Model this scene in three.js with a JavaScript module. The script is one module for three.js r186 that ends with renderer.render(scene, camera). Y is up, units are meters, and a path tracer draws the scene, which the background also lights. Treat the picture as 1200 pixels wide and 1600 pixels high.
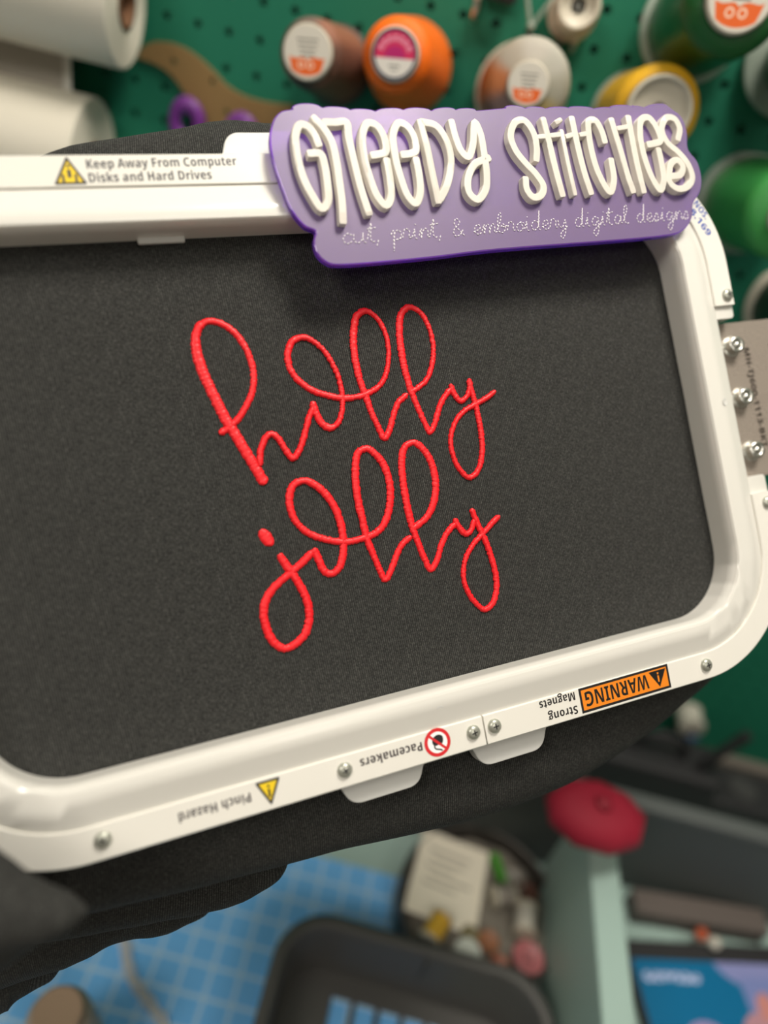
import * as THREE from 'three';
import { RoundedBoxGeometry } from 'three/addons/geometries/RoundedBoxGeometry.js';
import { mergeGeometries, mergeVertices, toCreasedNormals } from 'three/addons/utils/BufferGeometryUtils.js';
import { RectAreaLightUniformsLib } from 'three/addons/lights/RectAreaLightUniformsLib.js';

// ---------- camera, lights, exposure ----------
const scene = new THREE.Scene();
const camera = new THREE.PerspectiveCamera(69.4, 0.75, 0.02, 20);
camera.position.set(0, 1.5, 0);
camera.rotation.order = 'YXZ';
camera.rotation.set(THREE.MathUtils.degToRad(-36), 0, THREE.MathUtils.degToRad(15));
camera.focus = 0.335;
camera.userData.fStop = 2.4;
scene.background = new THREE.Color(0x000000);
const renderer = new THREE.WebGLRenderer({ antialias: true });
renderer.toneMapping = THREE.LinearToneMapping;
renderer.toneMappingExposure = 0.8;
renderer.shadowMap.enabled = true;
RectAreaLightUniformsLib.init();
const CEILING = 2.45;
// overhead light, then two added fill lamps: [x, z, width, depth, luminance]
const LAMPS = [[0.18, -0.38, 0.34, 0.34, 46], [-0.75, 0.75, 0.6, 0.6, 13], [0.75, 0.9, 0.6, 0.6, 5]];

// ---------- helpers ----------
const used = {};
const numbered = (n) => { used[n] = (used[n] ?? -1) + 1; return used[n] ? n + '_' + String(used[n]).padStart(3, '0') : n; };
let seed = 7;
const rnd = () => { seed = (seed * 1664525 + 1013904223) >>> 0; return seed / 4294967296; };
const jit = (a) => (rnd() * 2 - 1) * a;
const mm = 0.001;
function shadows(o) { o.traverse((c) => { if (c.isMesh) { c.castShadow = true; c.receiveShadow = true; } }); return o; }
function tag(o, label, category, group) { o.userData = { label, category }; if (group) o.userData.group = group; return o; }
function thing(name, label, category, pos = [0, 0, 0], turn = 0, group) {
  const o = new THREE.Group(); o.name = numbered(name); o.position.set(...pos); o.rotation.y = turn;
  scene.add(tag(o, label, category, group)); return o;
}
function part(parent, name, geo, mat, label) {
  const m = new THREE.Mesh(Array.isArray(geo) ? mergeGeometries(geo.map((g) => g.index ? g.toNonIndexed() : g)) : geo, mat);
  m.name = name; m.castShadow = m.receiveShadow = true; if (label) m.userData.label = label; parent.add(m); return m;
}
function struct(name, geo, mat) { const m = part(scene, name, geo, mat); m.userData = { kind: 'structure' }; return m; }
const box = (w, h, d, x = 0, y = 0, z = 0, r = 0.002) => new RoundedBoxGeometry(w, h, d, 2, Math.min(r, w / 2.01, h / 2.01, d / 2.01)).translate(x, y, z);
const cyl = (r1, r2, h, x = 0, y = 0, z = 0, s = 28) => new THREE.CylinderGeometry(r1, r2, h, s).translate(x, y, z);
const lathe = (pts, s = 40) => new THREE.LatheGeometry(pts.map(([a, b]) => new THREE.Vector2(Math.max(a, 1e-5), b)), s);
const std = (color, roughness = 0.6, more = {}) => new THREE.MeshPhysicalMaterial({ color, roughness, ...more });
const lin = (r, g, b) => new THREE.Color().setRGB(r, g, b);
function noiseTex(w, h, fn, srgb) {
  const d = new Uint8Array(w * h * 4);
  for (let y = 0; y < h; y++) for (let x = 0; x < w; x++) { const c = fn(x, y), i = (y * w + x) * 4; d[i] = c[0]; d[i + 1] = c[1]; d[i + 2] = c[2]; d[i + 3] = 255; }
  const t = new THREE.DataTexture(d, w, h); t.wrapS = t.wrapT = THREE.RepeatWrapping; t.magFilter = t.minFilter = THREE.LinearFilter;
  if (srgb) t.colorSpace = THREE.SRGBColorSpace; t.needsUpdate = true; return t;
}
function valueNoise(n, cells) {            // tileable smooth noise, n x n, values 0..1
  const g = Array.from({ length: cells * cells }, rnd), o = new Float32Array(n * n), s = (t) => t * t * (3 - 2 * t);
  for (let y = 0; y < n; y++) for (let x = 0; x < n; x++) {
    const u = (x / n) * cells, v = (y / n) * cells, i = Math.floor(u), j = Math.floor(v), a = s(u - i), b = s(v - j);
    const q = (p, r) => g[(r % cells) * cells + (p % cells)];
    o[y * n + x] = (q(i, j) * (1 - a) + q(i + 1, j) * a) * (1 - b) + (q(i, j + 1) * (1 - a) + q(i + 1, j + 1) * a) * b;
  }
  return o;
}
function canvasTex(w, h, draw) {
  const c = document.createElement('canvas'); c.width = w; c.height = h; draw(c.getContext('2d'), w, h);
  const t = new THREE.CanvasTexture(c); t.colorSpace = THREE.SRGBColorSpace; t.minFilter = t.magFilter = THREE.LinearFilter; return t;
}
const pairs = (a, h = 0) => { const o = []; for (let i = 0; i < a.length; i += 2) o.push(new THREE.Vector3(a[i], a[i + 1], h)); return o; };
// A surface through rows of points: rows[i][j] are Vector3 (mm); joins rows, optionally caps both ends.
function skin(rows, { closed = true, caps = true, uv = 1, crease = 0 } = {}) {
  const n = rows[0].length, P = [], UV = [], I = [], cols = closed ? n + 1 : n;
  let L = 0;
  rows.forEach((r, i) => {
    if (i) L += r[0].distanceTo(rows[i - 1][0]);
    let c = 0;
    for (let j = 0; j < cols; j++) {
      const p = r[j % n]; if (j) c += p.distanceTo(r[(j - 1) % n]);
      P.push(p.x * mm, p.y * mm, p.z * mm); UV.push(c * uv * mm, L * uv * mm);
    }
  });
  for (let i = 0; i + 1 < rows.length; i++) for (let j = 0; j + 1 < cols; j++) {
    const a = i * cols + j, b = a + cols; I.push(a, a + 1, b, a + 1, b + 1, b);
  }
  if (caps && closed) for (const e of [0, rows.length - 1]) {
    const m = new THREE.Vector3(); rows[e].forEach((p) => m.addScaledVector(p, 1 / n));
    const c = P.length / 3; P.push(m.x * mm, m.y * mm, m.z * mm); UV.push(0, 0);
    const s0 = P.length / 3; for (const p of rows[e]) { P.push(p.x * mm, p.y * mm, p.z * mm); UV.push(0, 0); }
    for (let j = 0; j < n; j++) { const a = s0 + j, b = s0 + (j + 1) % n; e ? I.push(c, a, b) : I.push(c, b, a); }
  }
  const g = new THREE.BufferGeometry();
  g.setAttribute('position', new THREE.Float32BufferAttribute(P, 3)); g.setAttribute('uv', new THREE.Float32BufferAttribute(UV, 2)); g.setIndex(I);
  if (crease) return toCreasedNormals(g, crease);
  g.computeVertexNormals();
  if (closed) {                             // the seam column shares its normals
    const N = g.attributes.normal;
    for (let i = 0; i < rows.length; i++) { const a = i * cols, b = a + n, v = new THREE.Vector3().fromBufferAttribute(N, a).add(new THREE.Vector3().fromBufferAttribute(N, b)).normalize(); N.setXYZ(a, v.x, v.y, v.z); N.setXYZ(b, v.x, v.y, v.z); }
  }
  return g;
}
function resample(pts, step, tension = 0.5) {
  const c = new THREE.CatmullRomCurve3(pts, false, 'centripetal', tension), n = Math.max(4, Math.round(c.getLength() / step)); c.arcLengthDivisions = n * 4;
  return c.getSpacedPoints(n);
}
const sideways = (P, i) => { const a = P[Math.max(0, i - 1)], b = P[Math.min(P.length - 1, i + 1)], l = Math.hypot(b.x - a.x, b.y - a.y) || 1; return [-(b.y - a.y) / l, (b.x - a.x) / l, (b.x - a.x) / l, (b.y - a.y) / l]; };
// ---------- materials ----------
const n256 = valueNoise(256, 8), n256b = valueNoise(256, 32), n256c = valueNoise(256, 96);
const M = {
  white: std(lin(0.78, 0.765, 0.72), 0.34, { clearcoat: 0.5, clearcoatRoughness: 0.12 }),
  plate: std(lin(0.83, 0.81, 0.755), 0.3, { clearcoat: 0.3, clearcoatRoughness: 0.2 }),
  frosty: std(lin(0.7, 0.7, 0.68), 0.4),
  steel: std(lin(0.62, 0.62, 0.58), 0.28, { metalness: 1 }),
  dull: std(lin(0.48, 0.49, 0.43), 0.35, { metalness: 0.6 }),
  dark: std(lin(0.02, 0.02, 0.022), 0.6),
};
const brush = noiseTex(256, 256, (x, y) => { const v = 150 + 70 * (n256[((x >> 3) % 256) * 256 + (y % 256)] - 0.5) + 40 * (rnd() - 0.5); return [v, v, v]; });
M.bracket = std(lin(0.4, 0.345, 0.3), 0.45, { metalness: 0.35, roughnessMap: brush });
// knitted jersey: ribs 0.95 mm apart, loops, grey flecks (256 px = 24.3 mm)
const knitBump = noiseTex(256, 256, (x, y) => { const r = Math.abs(Math.sin((x / 256) * Math.PI * 26)), s = 0.5 + 0.5 * Math.sin((y / 256) * Math.PI * 64 + (Math.floor((x / 256) * 26) % 2) * 2); const v = 255 * Math.min(1, 0.7 * r + 0.2 * s + 0.25 * (rnd() - 0.3)); return [v, v, v]; });
const knitColor = noiseTex(512, 512, (x, y) => {
  const r = 0.46 + 0.8 * Math.abs(Math.sin((x / 512) * Math.PI * 26)), f = rnd(), fleck = f > 0.985 ? 1.9 : f > 0.9 ? 1.3 : 1;
  const k = Math.floor(y / 2) * 256, v = 112 * r * fleck * (0.42 + 0.72 * n256c[(k + (x >> 1)) % 65536] + 0.46 * n256b[(k + (x >> 1)) % 65536]);
  const c = Math.min(255, v); return [c, c, c * 0.975];
}, true);
const U = 1 / 0.0243;
for (const t of [knitBump, knitColor]) t.repeat.set(U, U);
M.knit = std(lin(0.142, 0.144, 0.142), 0.92, { map: knitColor, bumpMap: knitBump, bumpScale: 0.00025, sheen: 0.3, sheenColor: lin(0.06, 0.06, 0.058), sheenRoughness: 0.6 });
M.thread = std(lin(0.86, 0.008, 0.016), 0.45);

// ---------- the hoop's own frame: x to the bracket, y up the hoop, z out of the fabric (mm) ----------
function inHoop(name, label, category) {
  const g = thing(name, label, category, [-0.009, 1.32539, -0.27859]);
  g.quaternion.set(-0.340522, 0.21602, 0.156101, 0.901672); return g;
}
const HX = 171.2, HY = 102.5, R = 31.1, PI = Math.PI;
// the window's outline, clockwise from the middle of the top; returns point and outward normal
const A1 = (PI / 2) * R, TOP = HX - R, SIDE = 2 * (HY - R), TOTAL = 4 * A1 + 4 * TOP + 2 * SIDE;
function rim(s) {
  s = ((s % TOTAL) + TOTAL) % TOTAL;
  const seg = [[TOP, (t) => [t, HY, 0, 1]], [A1, (t) => arc(TOP, HY - R, PI / 2 - t / R)], [SIDE, (t) => [HX, HY - R - t, 1, 0]], [A1, (t) => arc(TOP, R - HY, -t / R)],
    [2 * TOP, (t) => [TOP - t, -HY, 0, -1]], [A1, (t) => arc(-TOP, R - HY, -PI / 2 - t / R)], [SIDE, (t) => [-HX, R - HY + t, -1, 0]], [A1, (t) => arc(-TOP, HY - R, PI - t / R)], [TOP, (t) => [-TOP + t, HY, 0, 1]]];
  for (const [l, f] of seg) { if (s <= l) return f(s); s -= l; }
  return [0, HY, 0, 1];
}
const arc = (x, y, a) => [x + R * Math.cos(a), y + R * Math.sin(a), Math.cos(a), Math.sin(a)];
// a profile [[out, height], ...] carried along the outline from s0 to s1; the ends of a strip are rounded in plan by `round` mm
function along(profile, s0, s1, { round = 0, step = 3, crease = 0.6, closed = false } = {}) {
  const n = Math.ceil((s1 - s0) / step), S = [], lo = Math.min(...profile.map((p) => p[0]));
  for (let i = 0; i <= n; i++) S.push(s0 + ((s1 - s0) * i) / n);
  if (round) for (const k of [0.05, 0.2, 0.45, 0.75]) S.push(s0 + round * k, s1 - round * k);
  S.sort((a, b) => a - b);
  const hi = Math.max(...profile.map((p) => p[0]));
  const rows = S.map((s) => {
    const [x, y, nx, ny] = rim(s), e = Math.min(s - s0, s1 - s), cut = round && e < round ? round - Math.sqrt(Math.max(0, round * round - (round - e) ** 2)) : 0;
    return profile.slice().reverse().map(([o, h]) => { const q = Math.min(o, hi - cut), w = q + 1.6 * Math.max(0, nx) * Math.min(1, Math.max(0, (q - 8) / 8)); return new THREE.Vector3(x + nx * w, y + ny * w, h); });
  });
  if (closed) rows[rows.length - 1] = rows[0].map((p) => p.clone());
  return skin(rows, { caps: !closed, crease });
}
const hoop = inHoop('embroidery_hoop', 'large white rectangular magnetic embroidery hoop with warning labels gripping black fabric', 'embroidery hoop');
part(hoop, 'hoop_rim', along([[0, 0.2], [0, 9], [0.1, 13.6], [0.5, 15.2], [1.2, 16], [2.2, 16.3], [3.6, 16.2], [8, 15.4], [12, 14.5], [15.4, 13.7], [17, 12.6], [17.8, 10.5], [18, 7], [18, 0.2]], 0, TOTAL, { step: 2.5, crease: 0.75, closed: true }), M.white);
const NB = 140.1 + A1 + HY - R;             // s of the middle of the right side
const flange = [[15, 3], [15, 12.5], [27.6, 12.5], [28.6, 12.1], [29.2, 11.2], [29.2, 4.5], [28.4, 3]];
part(hoop, 'hoop_flange', along(flange, NB + 39, TOTAL + NB - 43, { round: 3, crease: 0.5 }), M.white);
part(hoop, 'lower_ring', along([[-0.5, -12], [-0.5, -1.2], [27, -1.2], [27, -12]], 0, TOTAL, { closed: true, step: 4 }), M.frosty);
// label strips screwed on the flange
const strip = [[15.9, 12.6], [15.9, 14.1], [16.2, 14.5], [28.2, 14.5], [28.6, 14.1], [28.6, 12.6]];
const SEAM = 140.1 + 2 * A1 + SIDE + TOP - 20.7;
part(hoop, 'label_strip', along(strip, NB + 48, SEAM - 0.35, { round: 0.8, step: 2 }), M.plate);
part(hoop, 'label_strip', along(strip, SEAM + 0.35, TOTAL - 171, { round: 0.8, step: 2 }), M.plate);
part(hoop, 'label_strip', along(strip, TOTAL - 165, TOTAL + NB - 49.4, { round: 0.8, step: 2 }), M.plate);
// tabs of the lower ring
function tab(x0, x1, yIn, yOut, slope = 9) {
  const s = new THREE.Shape(), up = Math.sign(yOut), r = 3 * up; x0 *= mm; x1 *= mm; yIn *= mm; yOut *= mm; const a = slope * mm, q = r * mm;
  s.moveTo(x0, yIn); s.quadraticCurveTo(x0 + a * 0.35, yIn, x0 + a * 0.55, (yIn + yOut) / 2); s.quadraticCurveTo(x0 + a * 0.75, yOut, x0 + a + 0.003, yOut);
  s.lineTo(x1 - a - 0.003, yOut); s.quadraticCurveTo(x1 - a * 0.75, yOut, x1 - a * 0.55, (yIn + yOut) / 2); s.quadraticCurveTo(x1 - a * 0.35, yIn, x1, yIn);
  s.lineTo(x1, yIn - up * 0.012); s.lineTo(x0, yIn - up * 0.012);
  return new THREE.ExtrudeGeometry(s, { depth: 6.5 * mm, bevelEnabled: true, bevelSize: 0.6 * mm, bevelThickness: 0.6 * mm, bevelSegments: 2, curveSegments: 8 }).translate(0, 0, -1.5 * mm);
}
part(hoop, 'release_tab', tab(-47, -3, -131.5, -141.6), M.frosty); part(hoop, 'release_tab', tab(14, 58, -131.5, -142.4), M.frosty); part(hoop, 'release_tab', tab(-49, 49, 131.5, 144.6), M.frosty);
part(hoop, 'thumb_lip', box(0.019, 0.006, 0.0022, -0.076, 0.1034, 0.0014, 0.0008), M.frosty);
// screws with cross recesses
const head = lathe([[0, 2.1], [1.2, 2.05], [2.2, 1.75], [2.9, 1.1], [3.1, 0.3], [3.1, 0]].map(([a, b]) => [a * mm, b * mm]), 24).rotateX(PI / 2);
const cross = mergeGeometries([box(2.6 * mm, 0.6 * mm, 0.5 * mm, 0, 0, 1.95 * mm, 0.0001), box(0.6 * mm, 2.6 * mm, 0.5 * mm, 0, 0, 1.95 * mm, 0.0001)].map((g) => g.index ? g.toNonIndexed() : g));
for (const [x, y] of [[197.1, 54.4], [197.2, -53.5], [141, -124.3], [25.4, -123.9], [15.2, -124], [-42.8, -124.1], [-135.1, -123.8], [-150, 123]]) {
  const s = part(hoop, 'screw', head, M.dull); s.position.set(x * mm, y * mm, 14.5 * mm); s.rotation.z = rnd() * 2;
  part(s, 'cross_recess', cross, M.dark);
}
const dimple = lathe([[0, -0.25], [1.1, -0.15], [1.5, 0.05], [1.8, 0.12], [2.0, 0]].map(([a, b]) => [a * mm, b * mm]), 20).rotateX(PI / 2);
for (const [x, y, h, rx, ry] of [[2, -111.1, 15.1, 0.3, 0], [182.5, 0.3, 15, 0, 0.3]]) { const d = part(hoop, 'mould_mark', dimple, M.frosty); d.position.set(x * mm, y * mm, h * mm); d.rotation.set(rx, ry, 0); }
// machine bracket with three flange nuts
{
  const s = new THREE.Shape(), r = 5; const P = (f, ...a) => s[f](...a.map((v) => v * mm));
  P('moveTo', 192 + r, -40); P('lineTo', 300, -40); P('lineTo', 300, 42); P('lineTo', 192 + r, 42); P('quadraticCurveTo', 192, 42, 192, 42 - r); P('lineTo', 192, -40 + r); P('quadraticCurveTo', 192, -40, 192 + r, -40);
  const h = new THREE.Path(); h.moveTo(228 * mm, 12 * mm); h.lineTo(228 * mm, 27 * mm); h.quadraticCurveTo(228 * mm, 30 * mm, 231 * mm, 30 * mm); h.lineTo(262 * mm, 30 * mm); h.lineTo(262 * mm, -28 * mm); h.lineTo(231 * mm, -28 * mm); h.quadraticCurveTo(228 * mm, -28 * mm, 228 * mm, -25 * mm); h.lineTo(228 * mm, 12 * mm);
  s.holes.push(h);
  const g = new THREE.ExtrudeGeometry(s, { depth: 1.6 * mm, bevelEnabled: true, bevelSize: 0.2 * mm, bevelThickness: 0.2 * mm, bevelSegments: 1 }).translate(0, 0, 3.6 * mm);
  const uv = g.attributes.uv; for (let i = 0; i < uv.count; i++) uv.setXY(i, uv.getX(i) * 8, uv.getY(i) * 24);
  const b = part(hoop, 'machine_bracket', g, M.bracket, 'grey brushed steel bracket with stamped part number');
  const hex = new THREE.CylinderGeometry(4.6 * mm, 4.6 * mm, 4.2 * mm, 6).rotateX(PI / 2).translate(0, 0, 3.2 * mm);
  const cap = lathe([[4.3, 5.3], [4, 5.75], [3.3, 6], [2.5, 5.9], [2.2, 5.2], [1.6, 5.2], [1.3, 6.2], [0, 6.3]].map(([a, c]) => [a * mm, c * mm]), 24).rotateX(PI / 2);
  const teeth = []; for (let k = 0; k < 18; k++) { const a = (k / 18) * 2 * PI; teeth.push(box(0.9 * mm, 0.8 * mm, 1.1 * mm, Math.cos(a) * 5 * mm, Math.sin(a) * 5 * mm, 0.8 * mm, 0.0002)); }
  const ring = lathe([[5.1, 0], [5.1, 0.7], [4.8, 1.3], [3, 1.5]].map(([a, c]) => [a * mm, c * mm]), 28).rotateX(PI / 2);
  for (const [x, y] of [[202.2, 29.3], [201.8, 2], [202.2, -26.3]]) {
    const n = part(hoop, 'flange_nut', [hex, cap, ring, ...teeth], M.steel); n.position.set(x * mm, y * mm, 5.3 * mm); n.rotation.set(0.0, -0.12, rnd());
  }
}
// print on the strips and the bracket
function print(name, w, h, x, y, z, turn, draw, res = 16, mat = {}) {
  const t = canvasTex(Math.round(w * res), Math.round(h * res), (c) => { c.scale(res, res); draw(c, w, h); });
  const m = part(hoop, name, new THREE.PlaneGeometry(w * mm, h * mm), std(0xffffff, 0.45, { map: t, transparent: true, ...mat })); m.position.set(x * mm, y * mm, z * mm); m.rotation.z = turn; m.castShadow = false; return m;
}
const ink = (c, text, x, y, size, color = '#2a2a30', weight = 'bold', align = 'left', width) => {
  c.fillStyle = color; c.font = weight + ' 100px sans-serif'; c.textAlign = align; c.textBaseline = 'alphabetic';
  c.save(); c.translate(x, y); c.scale(width / c.measureText(text).width, size / 100); c.fillText(text, 0, 0); c.restore();
};
function triangle(c, x, y, w, h, fill = '#f2cf1a') { c.beginPath(); c.moveTo(x + w / 2, y); c.lineTo(x + w, y + h); c.lineTo(x, y + h); c.closePath(); c.fillStyle = fill; c.fill(); c.lineWidth = 0.9; c.strokeStyle = '#333338'; c.lineJoin = 'round'; c.stroke(); }
print('printed_label', 73, 12, -76.6, 124.9, 14.58, 0.01, (c) => {
  triangle(c, 1, 1, 10.6, 9.8); c.fillStyle = '#444';
  c.fillRect(5.8, 3.4, 1, 1.2); for (const [x, y, w] of [[3.4, 7.2, 1.0], [5.6, 5.4, 1.4], [8, 7.2, 1.0]]) c.fillRect(x, y, w, 3.2);
  ink(c, 'Keep Away From Computer', 12.6, 5.2, 5.0, '#45454c', 'bold', 'left', 58.5); ink(c, 'Disks and Hard Drives', 12.6, 10.6, 5.0, '#45454c', 'bold', 'left', 47.5);
});
print('printed_label', 44, 12, -90.2, -123.9, 14.58, PI, (c) => {
  triangle(c, 1.2, 1.4, 8.6, 8.6); c.fillStyle = '#222'; c.fillRect(5.1, 3.8, 0.9, 3.2); c.fillRect(5.1, 7.6, 0.9, 0.9);
  ink(c, 'Pinch Hazard', 12.4, 7.6, 4.9, '#3a3238', 'bold', 'left', 28);
});
print('printed_label', 44, 13, -17, -123.9, 14.58, PI, (c) => {
  c.beginPath(); c.arc(6.6, 6.5, 5.2, 0, 7); c.fillStyle = '#fff'; c.fill(); c.lineWidth = 1.5; c.strokeStyle = '#d8222a'; c.stroke();
  c.fillStyle = '#1c1c20'; c.beginPath(); c.moveTo(4, 8.6); c.bezierCurveTo(3.4, 6, 5, 4.6, 6.4, 5.4); c.bezierCurveTo(8.4, 4.6, 9.6, 6.4, 8.6, 8.2); c.bezierCurveTo(7.6, 9.8, 5.2, 10, 4, 8.6); c.fill();
  c.lineWidth = 0.6; c.strokeStyle = '#1c1c20'; c.beginPath(); c.moveTo(8, 6); c.bezierCurveTo(9, 3, 6, 4, 5, 2.6); c.stroke();
  c.lineWidth = 1.1; c.strokeStyle = '#d8222a'; c.beginPath(); c.moveTo(3, 2.9); c.lineTo(10.2, 10.1); c.stroke();
  ink(c, 'Pacemakers', 13.2, 8.6, 5, '#2a2024', 'bold', 'left', 28);
});
print('printed_label', 72, 13, 83.5, -124, 14.58, PI, (c) => {
  c.fillStyle = '#f08a1c'; c.fillRect(1, 1.2, 48.6, 10.2); c.lineWidth = 1.1; c.strokeStyle = '#1d1a1c'; c.strokeRect(1, 1.2, 48.6, 10.2);
  c.fillStyle = '#151515'; c.beginPath(); c.moveTo(6.6, 2.4); c.lineTo(11.6, 10.2); c.lineTo(1.9, 10.2); c.fill(); c.fillStyle = '#f08a1c'; c.fillRect(6.2, 4.8, 0.9, 3); c.fillRect(6.2, 8.4, 0.9, 0.9);
  ink(c, 'WARNING', 12.4, 9.7, 9.2, '#151515', 'bold', 'left', 35.6);
  ink(c, 'Strong', 52, 5, 5, '#1d1a1c', 'bold', 'left', 15.6); ink(c, 'Magnets', 52, 11.2, 5, '#1d1a1c', 'bold', 'left', 19);
});
print('printed_label', 34, 10, 189, 98.5, 14.58, -1.0, (c) => { ink(c, 'PAT. NOS.', 1, 4.4, 4.9, '#2d4fae', 'bold', 'left', 22); ink(c, '8.918.169', 1, 9.3, 4.9, '#2d4fae', 'bold', 'left', 29); });
print('stamped_number', 56, 6, 212.5, 1.5, 5.5, -PI / 2, (c) => ink(c, 'MH-TJ600-1113-BKT', 1, 4.8, 5, '#241c16', 'bold', 'left', 54));

// ---------- the sweatshirt and its embroidery ----------
const shirt = inHoop('sweatshirt', 'black knit sweatshirt clamped in the white hoop, embroidered in red, hanging in folds', 'sweatshirt');
{
  const g = new THREE.PlaneGeometry(0.374, 0.238, 60, 40), p = g.attributes.position, uv = g.attributes.uv;
  for (let i = 0; i < p.count; i++) { const x = p.getX(i), y = p.getY(i); p.setZ(i, 0.0004 * Math.sin(x * 60 + y * 35) * Math.cos(y * 48 - x * 20)); uv.setXY(i, x + 0.03 * y, y); }
  g.computeVertexNormals();
  part(shirt, 'stretched_panel', g, M.knit);
}
// hanging folds: paths of [x, y, height, half width in the hoop's plane, half depth]
function fold(path, waves = 1) {
  const c = new THREE.CatmullRomCurve3(path.map((p) => new THREE.Vector3(p[0], p[1], p[2])), false, 'centripetal'), w = new THREE.CatmullRomCurve3(path.map((p) => new THREE.Vector3(p[3], p[4], 0)), false, 'centripetal');
  const N = 60, K = 40, P = [], rows = [], ph = rnd() * 6;
  for (let i = 0; i <= N; i++) P.push(c.getPoint(i / N));
  for (let i = 0; i <= N; i++) {
    const [nx, ny] = sideways(P, i), r = w.getPoint(i / N), row = [];
    for (let k = 0; k < K; k++) {
      const a = (k / K) * 2 * PI, wob = 1 + waves * 0.008 * Math.sin(i * 0.4 + 2 * a + ph) + waves * 0.006 * Math.sin(i * 0.9 - 3 * a);
      row.push(new THREE.Vector3(P[i].x + nx * r.x * Math.cos(a) * wob, P[i].y + ny * r.x * Math.cos(a) * wob, P[i].z + r.y * Math.sin(a) * wob));
    }
    rows.push(row);
  }
  const g = skin(rows), uv = g.attributes.uv;
  for (let i = 0; i < uv.count; i++) uv.setXY(i, uv.getY(i), uv.getX(i));
  return g;
}
for (const f of [
  [[-210, -131, -24, 20, 17], [-142, -138, -24, 25, 18], [-104, -141, -24, 25, 18], [-66, -142, -24, 26, 18], [-30, -142, -24, 29, 19], [15, -143, -24, 32, 20], [60, -142, -24, 33, 20], [103, -139, -23, 28, 19], [140, -134, -22, 20, 16], [170, -128, -20, 13, 10], [196, -116, -19, 2, 2]],
  [[-215, -150, -50, 24, 16], [-148, -158, -50, 24, 16], [-110, -166, -50, 22, 15], [-85, -170, -50, 20, 14], [-70, -172, -50, 13, 10], [-62, -170, -50, 2, 2]],
  [[-220, -170, -70, 30, 20], [-165, -172, -70, 29, 20], [-140, -176, -70, 22, 17], [-118, -182, -70, 20, 14], [-103, -186, -70, 13, 10], [-94, -186, -70, 2, 2]],
  [[-240, -184, -90, 40, 22], [-205, -188, -90, 34, 22], [-188, -192, -90, 29, 20], [-175, -197, -90, 17, 14], [-168, -197, -90, 2, 2]],
  [[-118, 148, -22, 2, 2], [-104, 148, -24, 7, 8], [-62, 143, -26, 20, 16], [-33, 141, -26, 26, 18], [0, 140, -26, 25, 18], [40, 140, -26, 15, 14], [70, 138, -26, 2, 2]],
]) part(shirt, 'fold', fold(f), M.knit);
part(shirt, 'sleeve', [fold([[-225, -92, 45, 27, 20], [-185, -108, 52, 20, 17], [-168, -118, 56, 15, 14], [-154, -125, 58, 9.5, 9], [-144, -128.5, 58, 5.5, 6], [-139, -130, 57, 1.2, 1.5]]), fold([[-225, -120, 20, 28, 20], [-180, -134, 25, 20, 17], [-158, -137, 27, 10, 10], [-146, -137, 28, 1.5, 2]])], M.knit);

const HOLLY={h:[[-66.6,19.6,-62.4,21.6,-58.2,24.5,-53.5,29.7,-49.8,35.7,-48.0,42.5,-48.2,49.6,-50.0,56.3,-52.9,61.4,-57.2,65.4,-62.2,67.1,-66.5,65.4,-69.1,60.6,-69.6,53.7,-68.5,45.4,-65.9,35.6,-63.0,25.8,-59.9,18.1,-56.9,10.4,-53.9,2.6,-51.3,-4.0],[-52.1,3.9,-51.2,8.9,-50.0,12.0,-47.8,15.2,-45.0,16.7,-42.5,14.5,-40.2,9.3,-37.8,5.2,-35.0,7.3,-31.7,12.7,-28.3,20.1,-25.1,25.6]],
o:[[-24.9,28.4,-24.0,22.8,-22.0,18.0,-18.7,15.9,-15.0,17.7,-12.4,22.7,-11.0,29.2,-11.2,37.3,-13.4,45.5,-17.0,51.9,-22.6,56.4,-28.1,55.7,-31.6,50.6,-32.0,44.1,-29.3,38.2,-24.2,33.4,-17.4,30.1,-10.2,28.1,-5.4,27.9]],
l1:[[-6.7,27.9,-2.4,28.2,2.0,29.4,6.3,31.3,10.4,35.6,13.4,42.8,14.6,50.3,13.8,57.2,11.2,62.9,7.0,66.0,2.7,64.3,-0.3,57.7,-1.7,49.7,-2.0,41.7,-1.5,34.2,-0.2,27.6,1.0,20.4,2.9,13.4,4.7,8.2,7.8,11.4,10.7,17.2,13.9,22.6,19.5,26.7]],
l2:[[20.3,27.0,25.0,28.7,30.2,32.1,34.4,39.3,36.5,48.2,35.8,56.7,33.0,63.2,28.3,66.1,23.7,63.3,21.3,55.9,20.4,46.3,20.5,36.6,21.7,26.8,23.7,18.3,25.4,11.9,26.8,7.9,30.3,11.9,32.7,16.5,35.5,21.1,41.1,26.6]],
y:[[41.4,28.8,42.5,23.7,45.1,20.3,48.7,22.3,51.1,27.0,51.6,29.9],[51.2,30.2,51.5,24.8,52.3,17.6,52.5,10.5,52.4,4.2,51.4,-3.5,49.0,-10.2,45.9,-14.0,42.2,-15.4,38.7,-11.8,36.3,-4.9,36.5,3.5,40.7,11.3,46.6,15.8,52.9,18.1,58.9,20.4,63.7,22.9]]};
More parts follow.
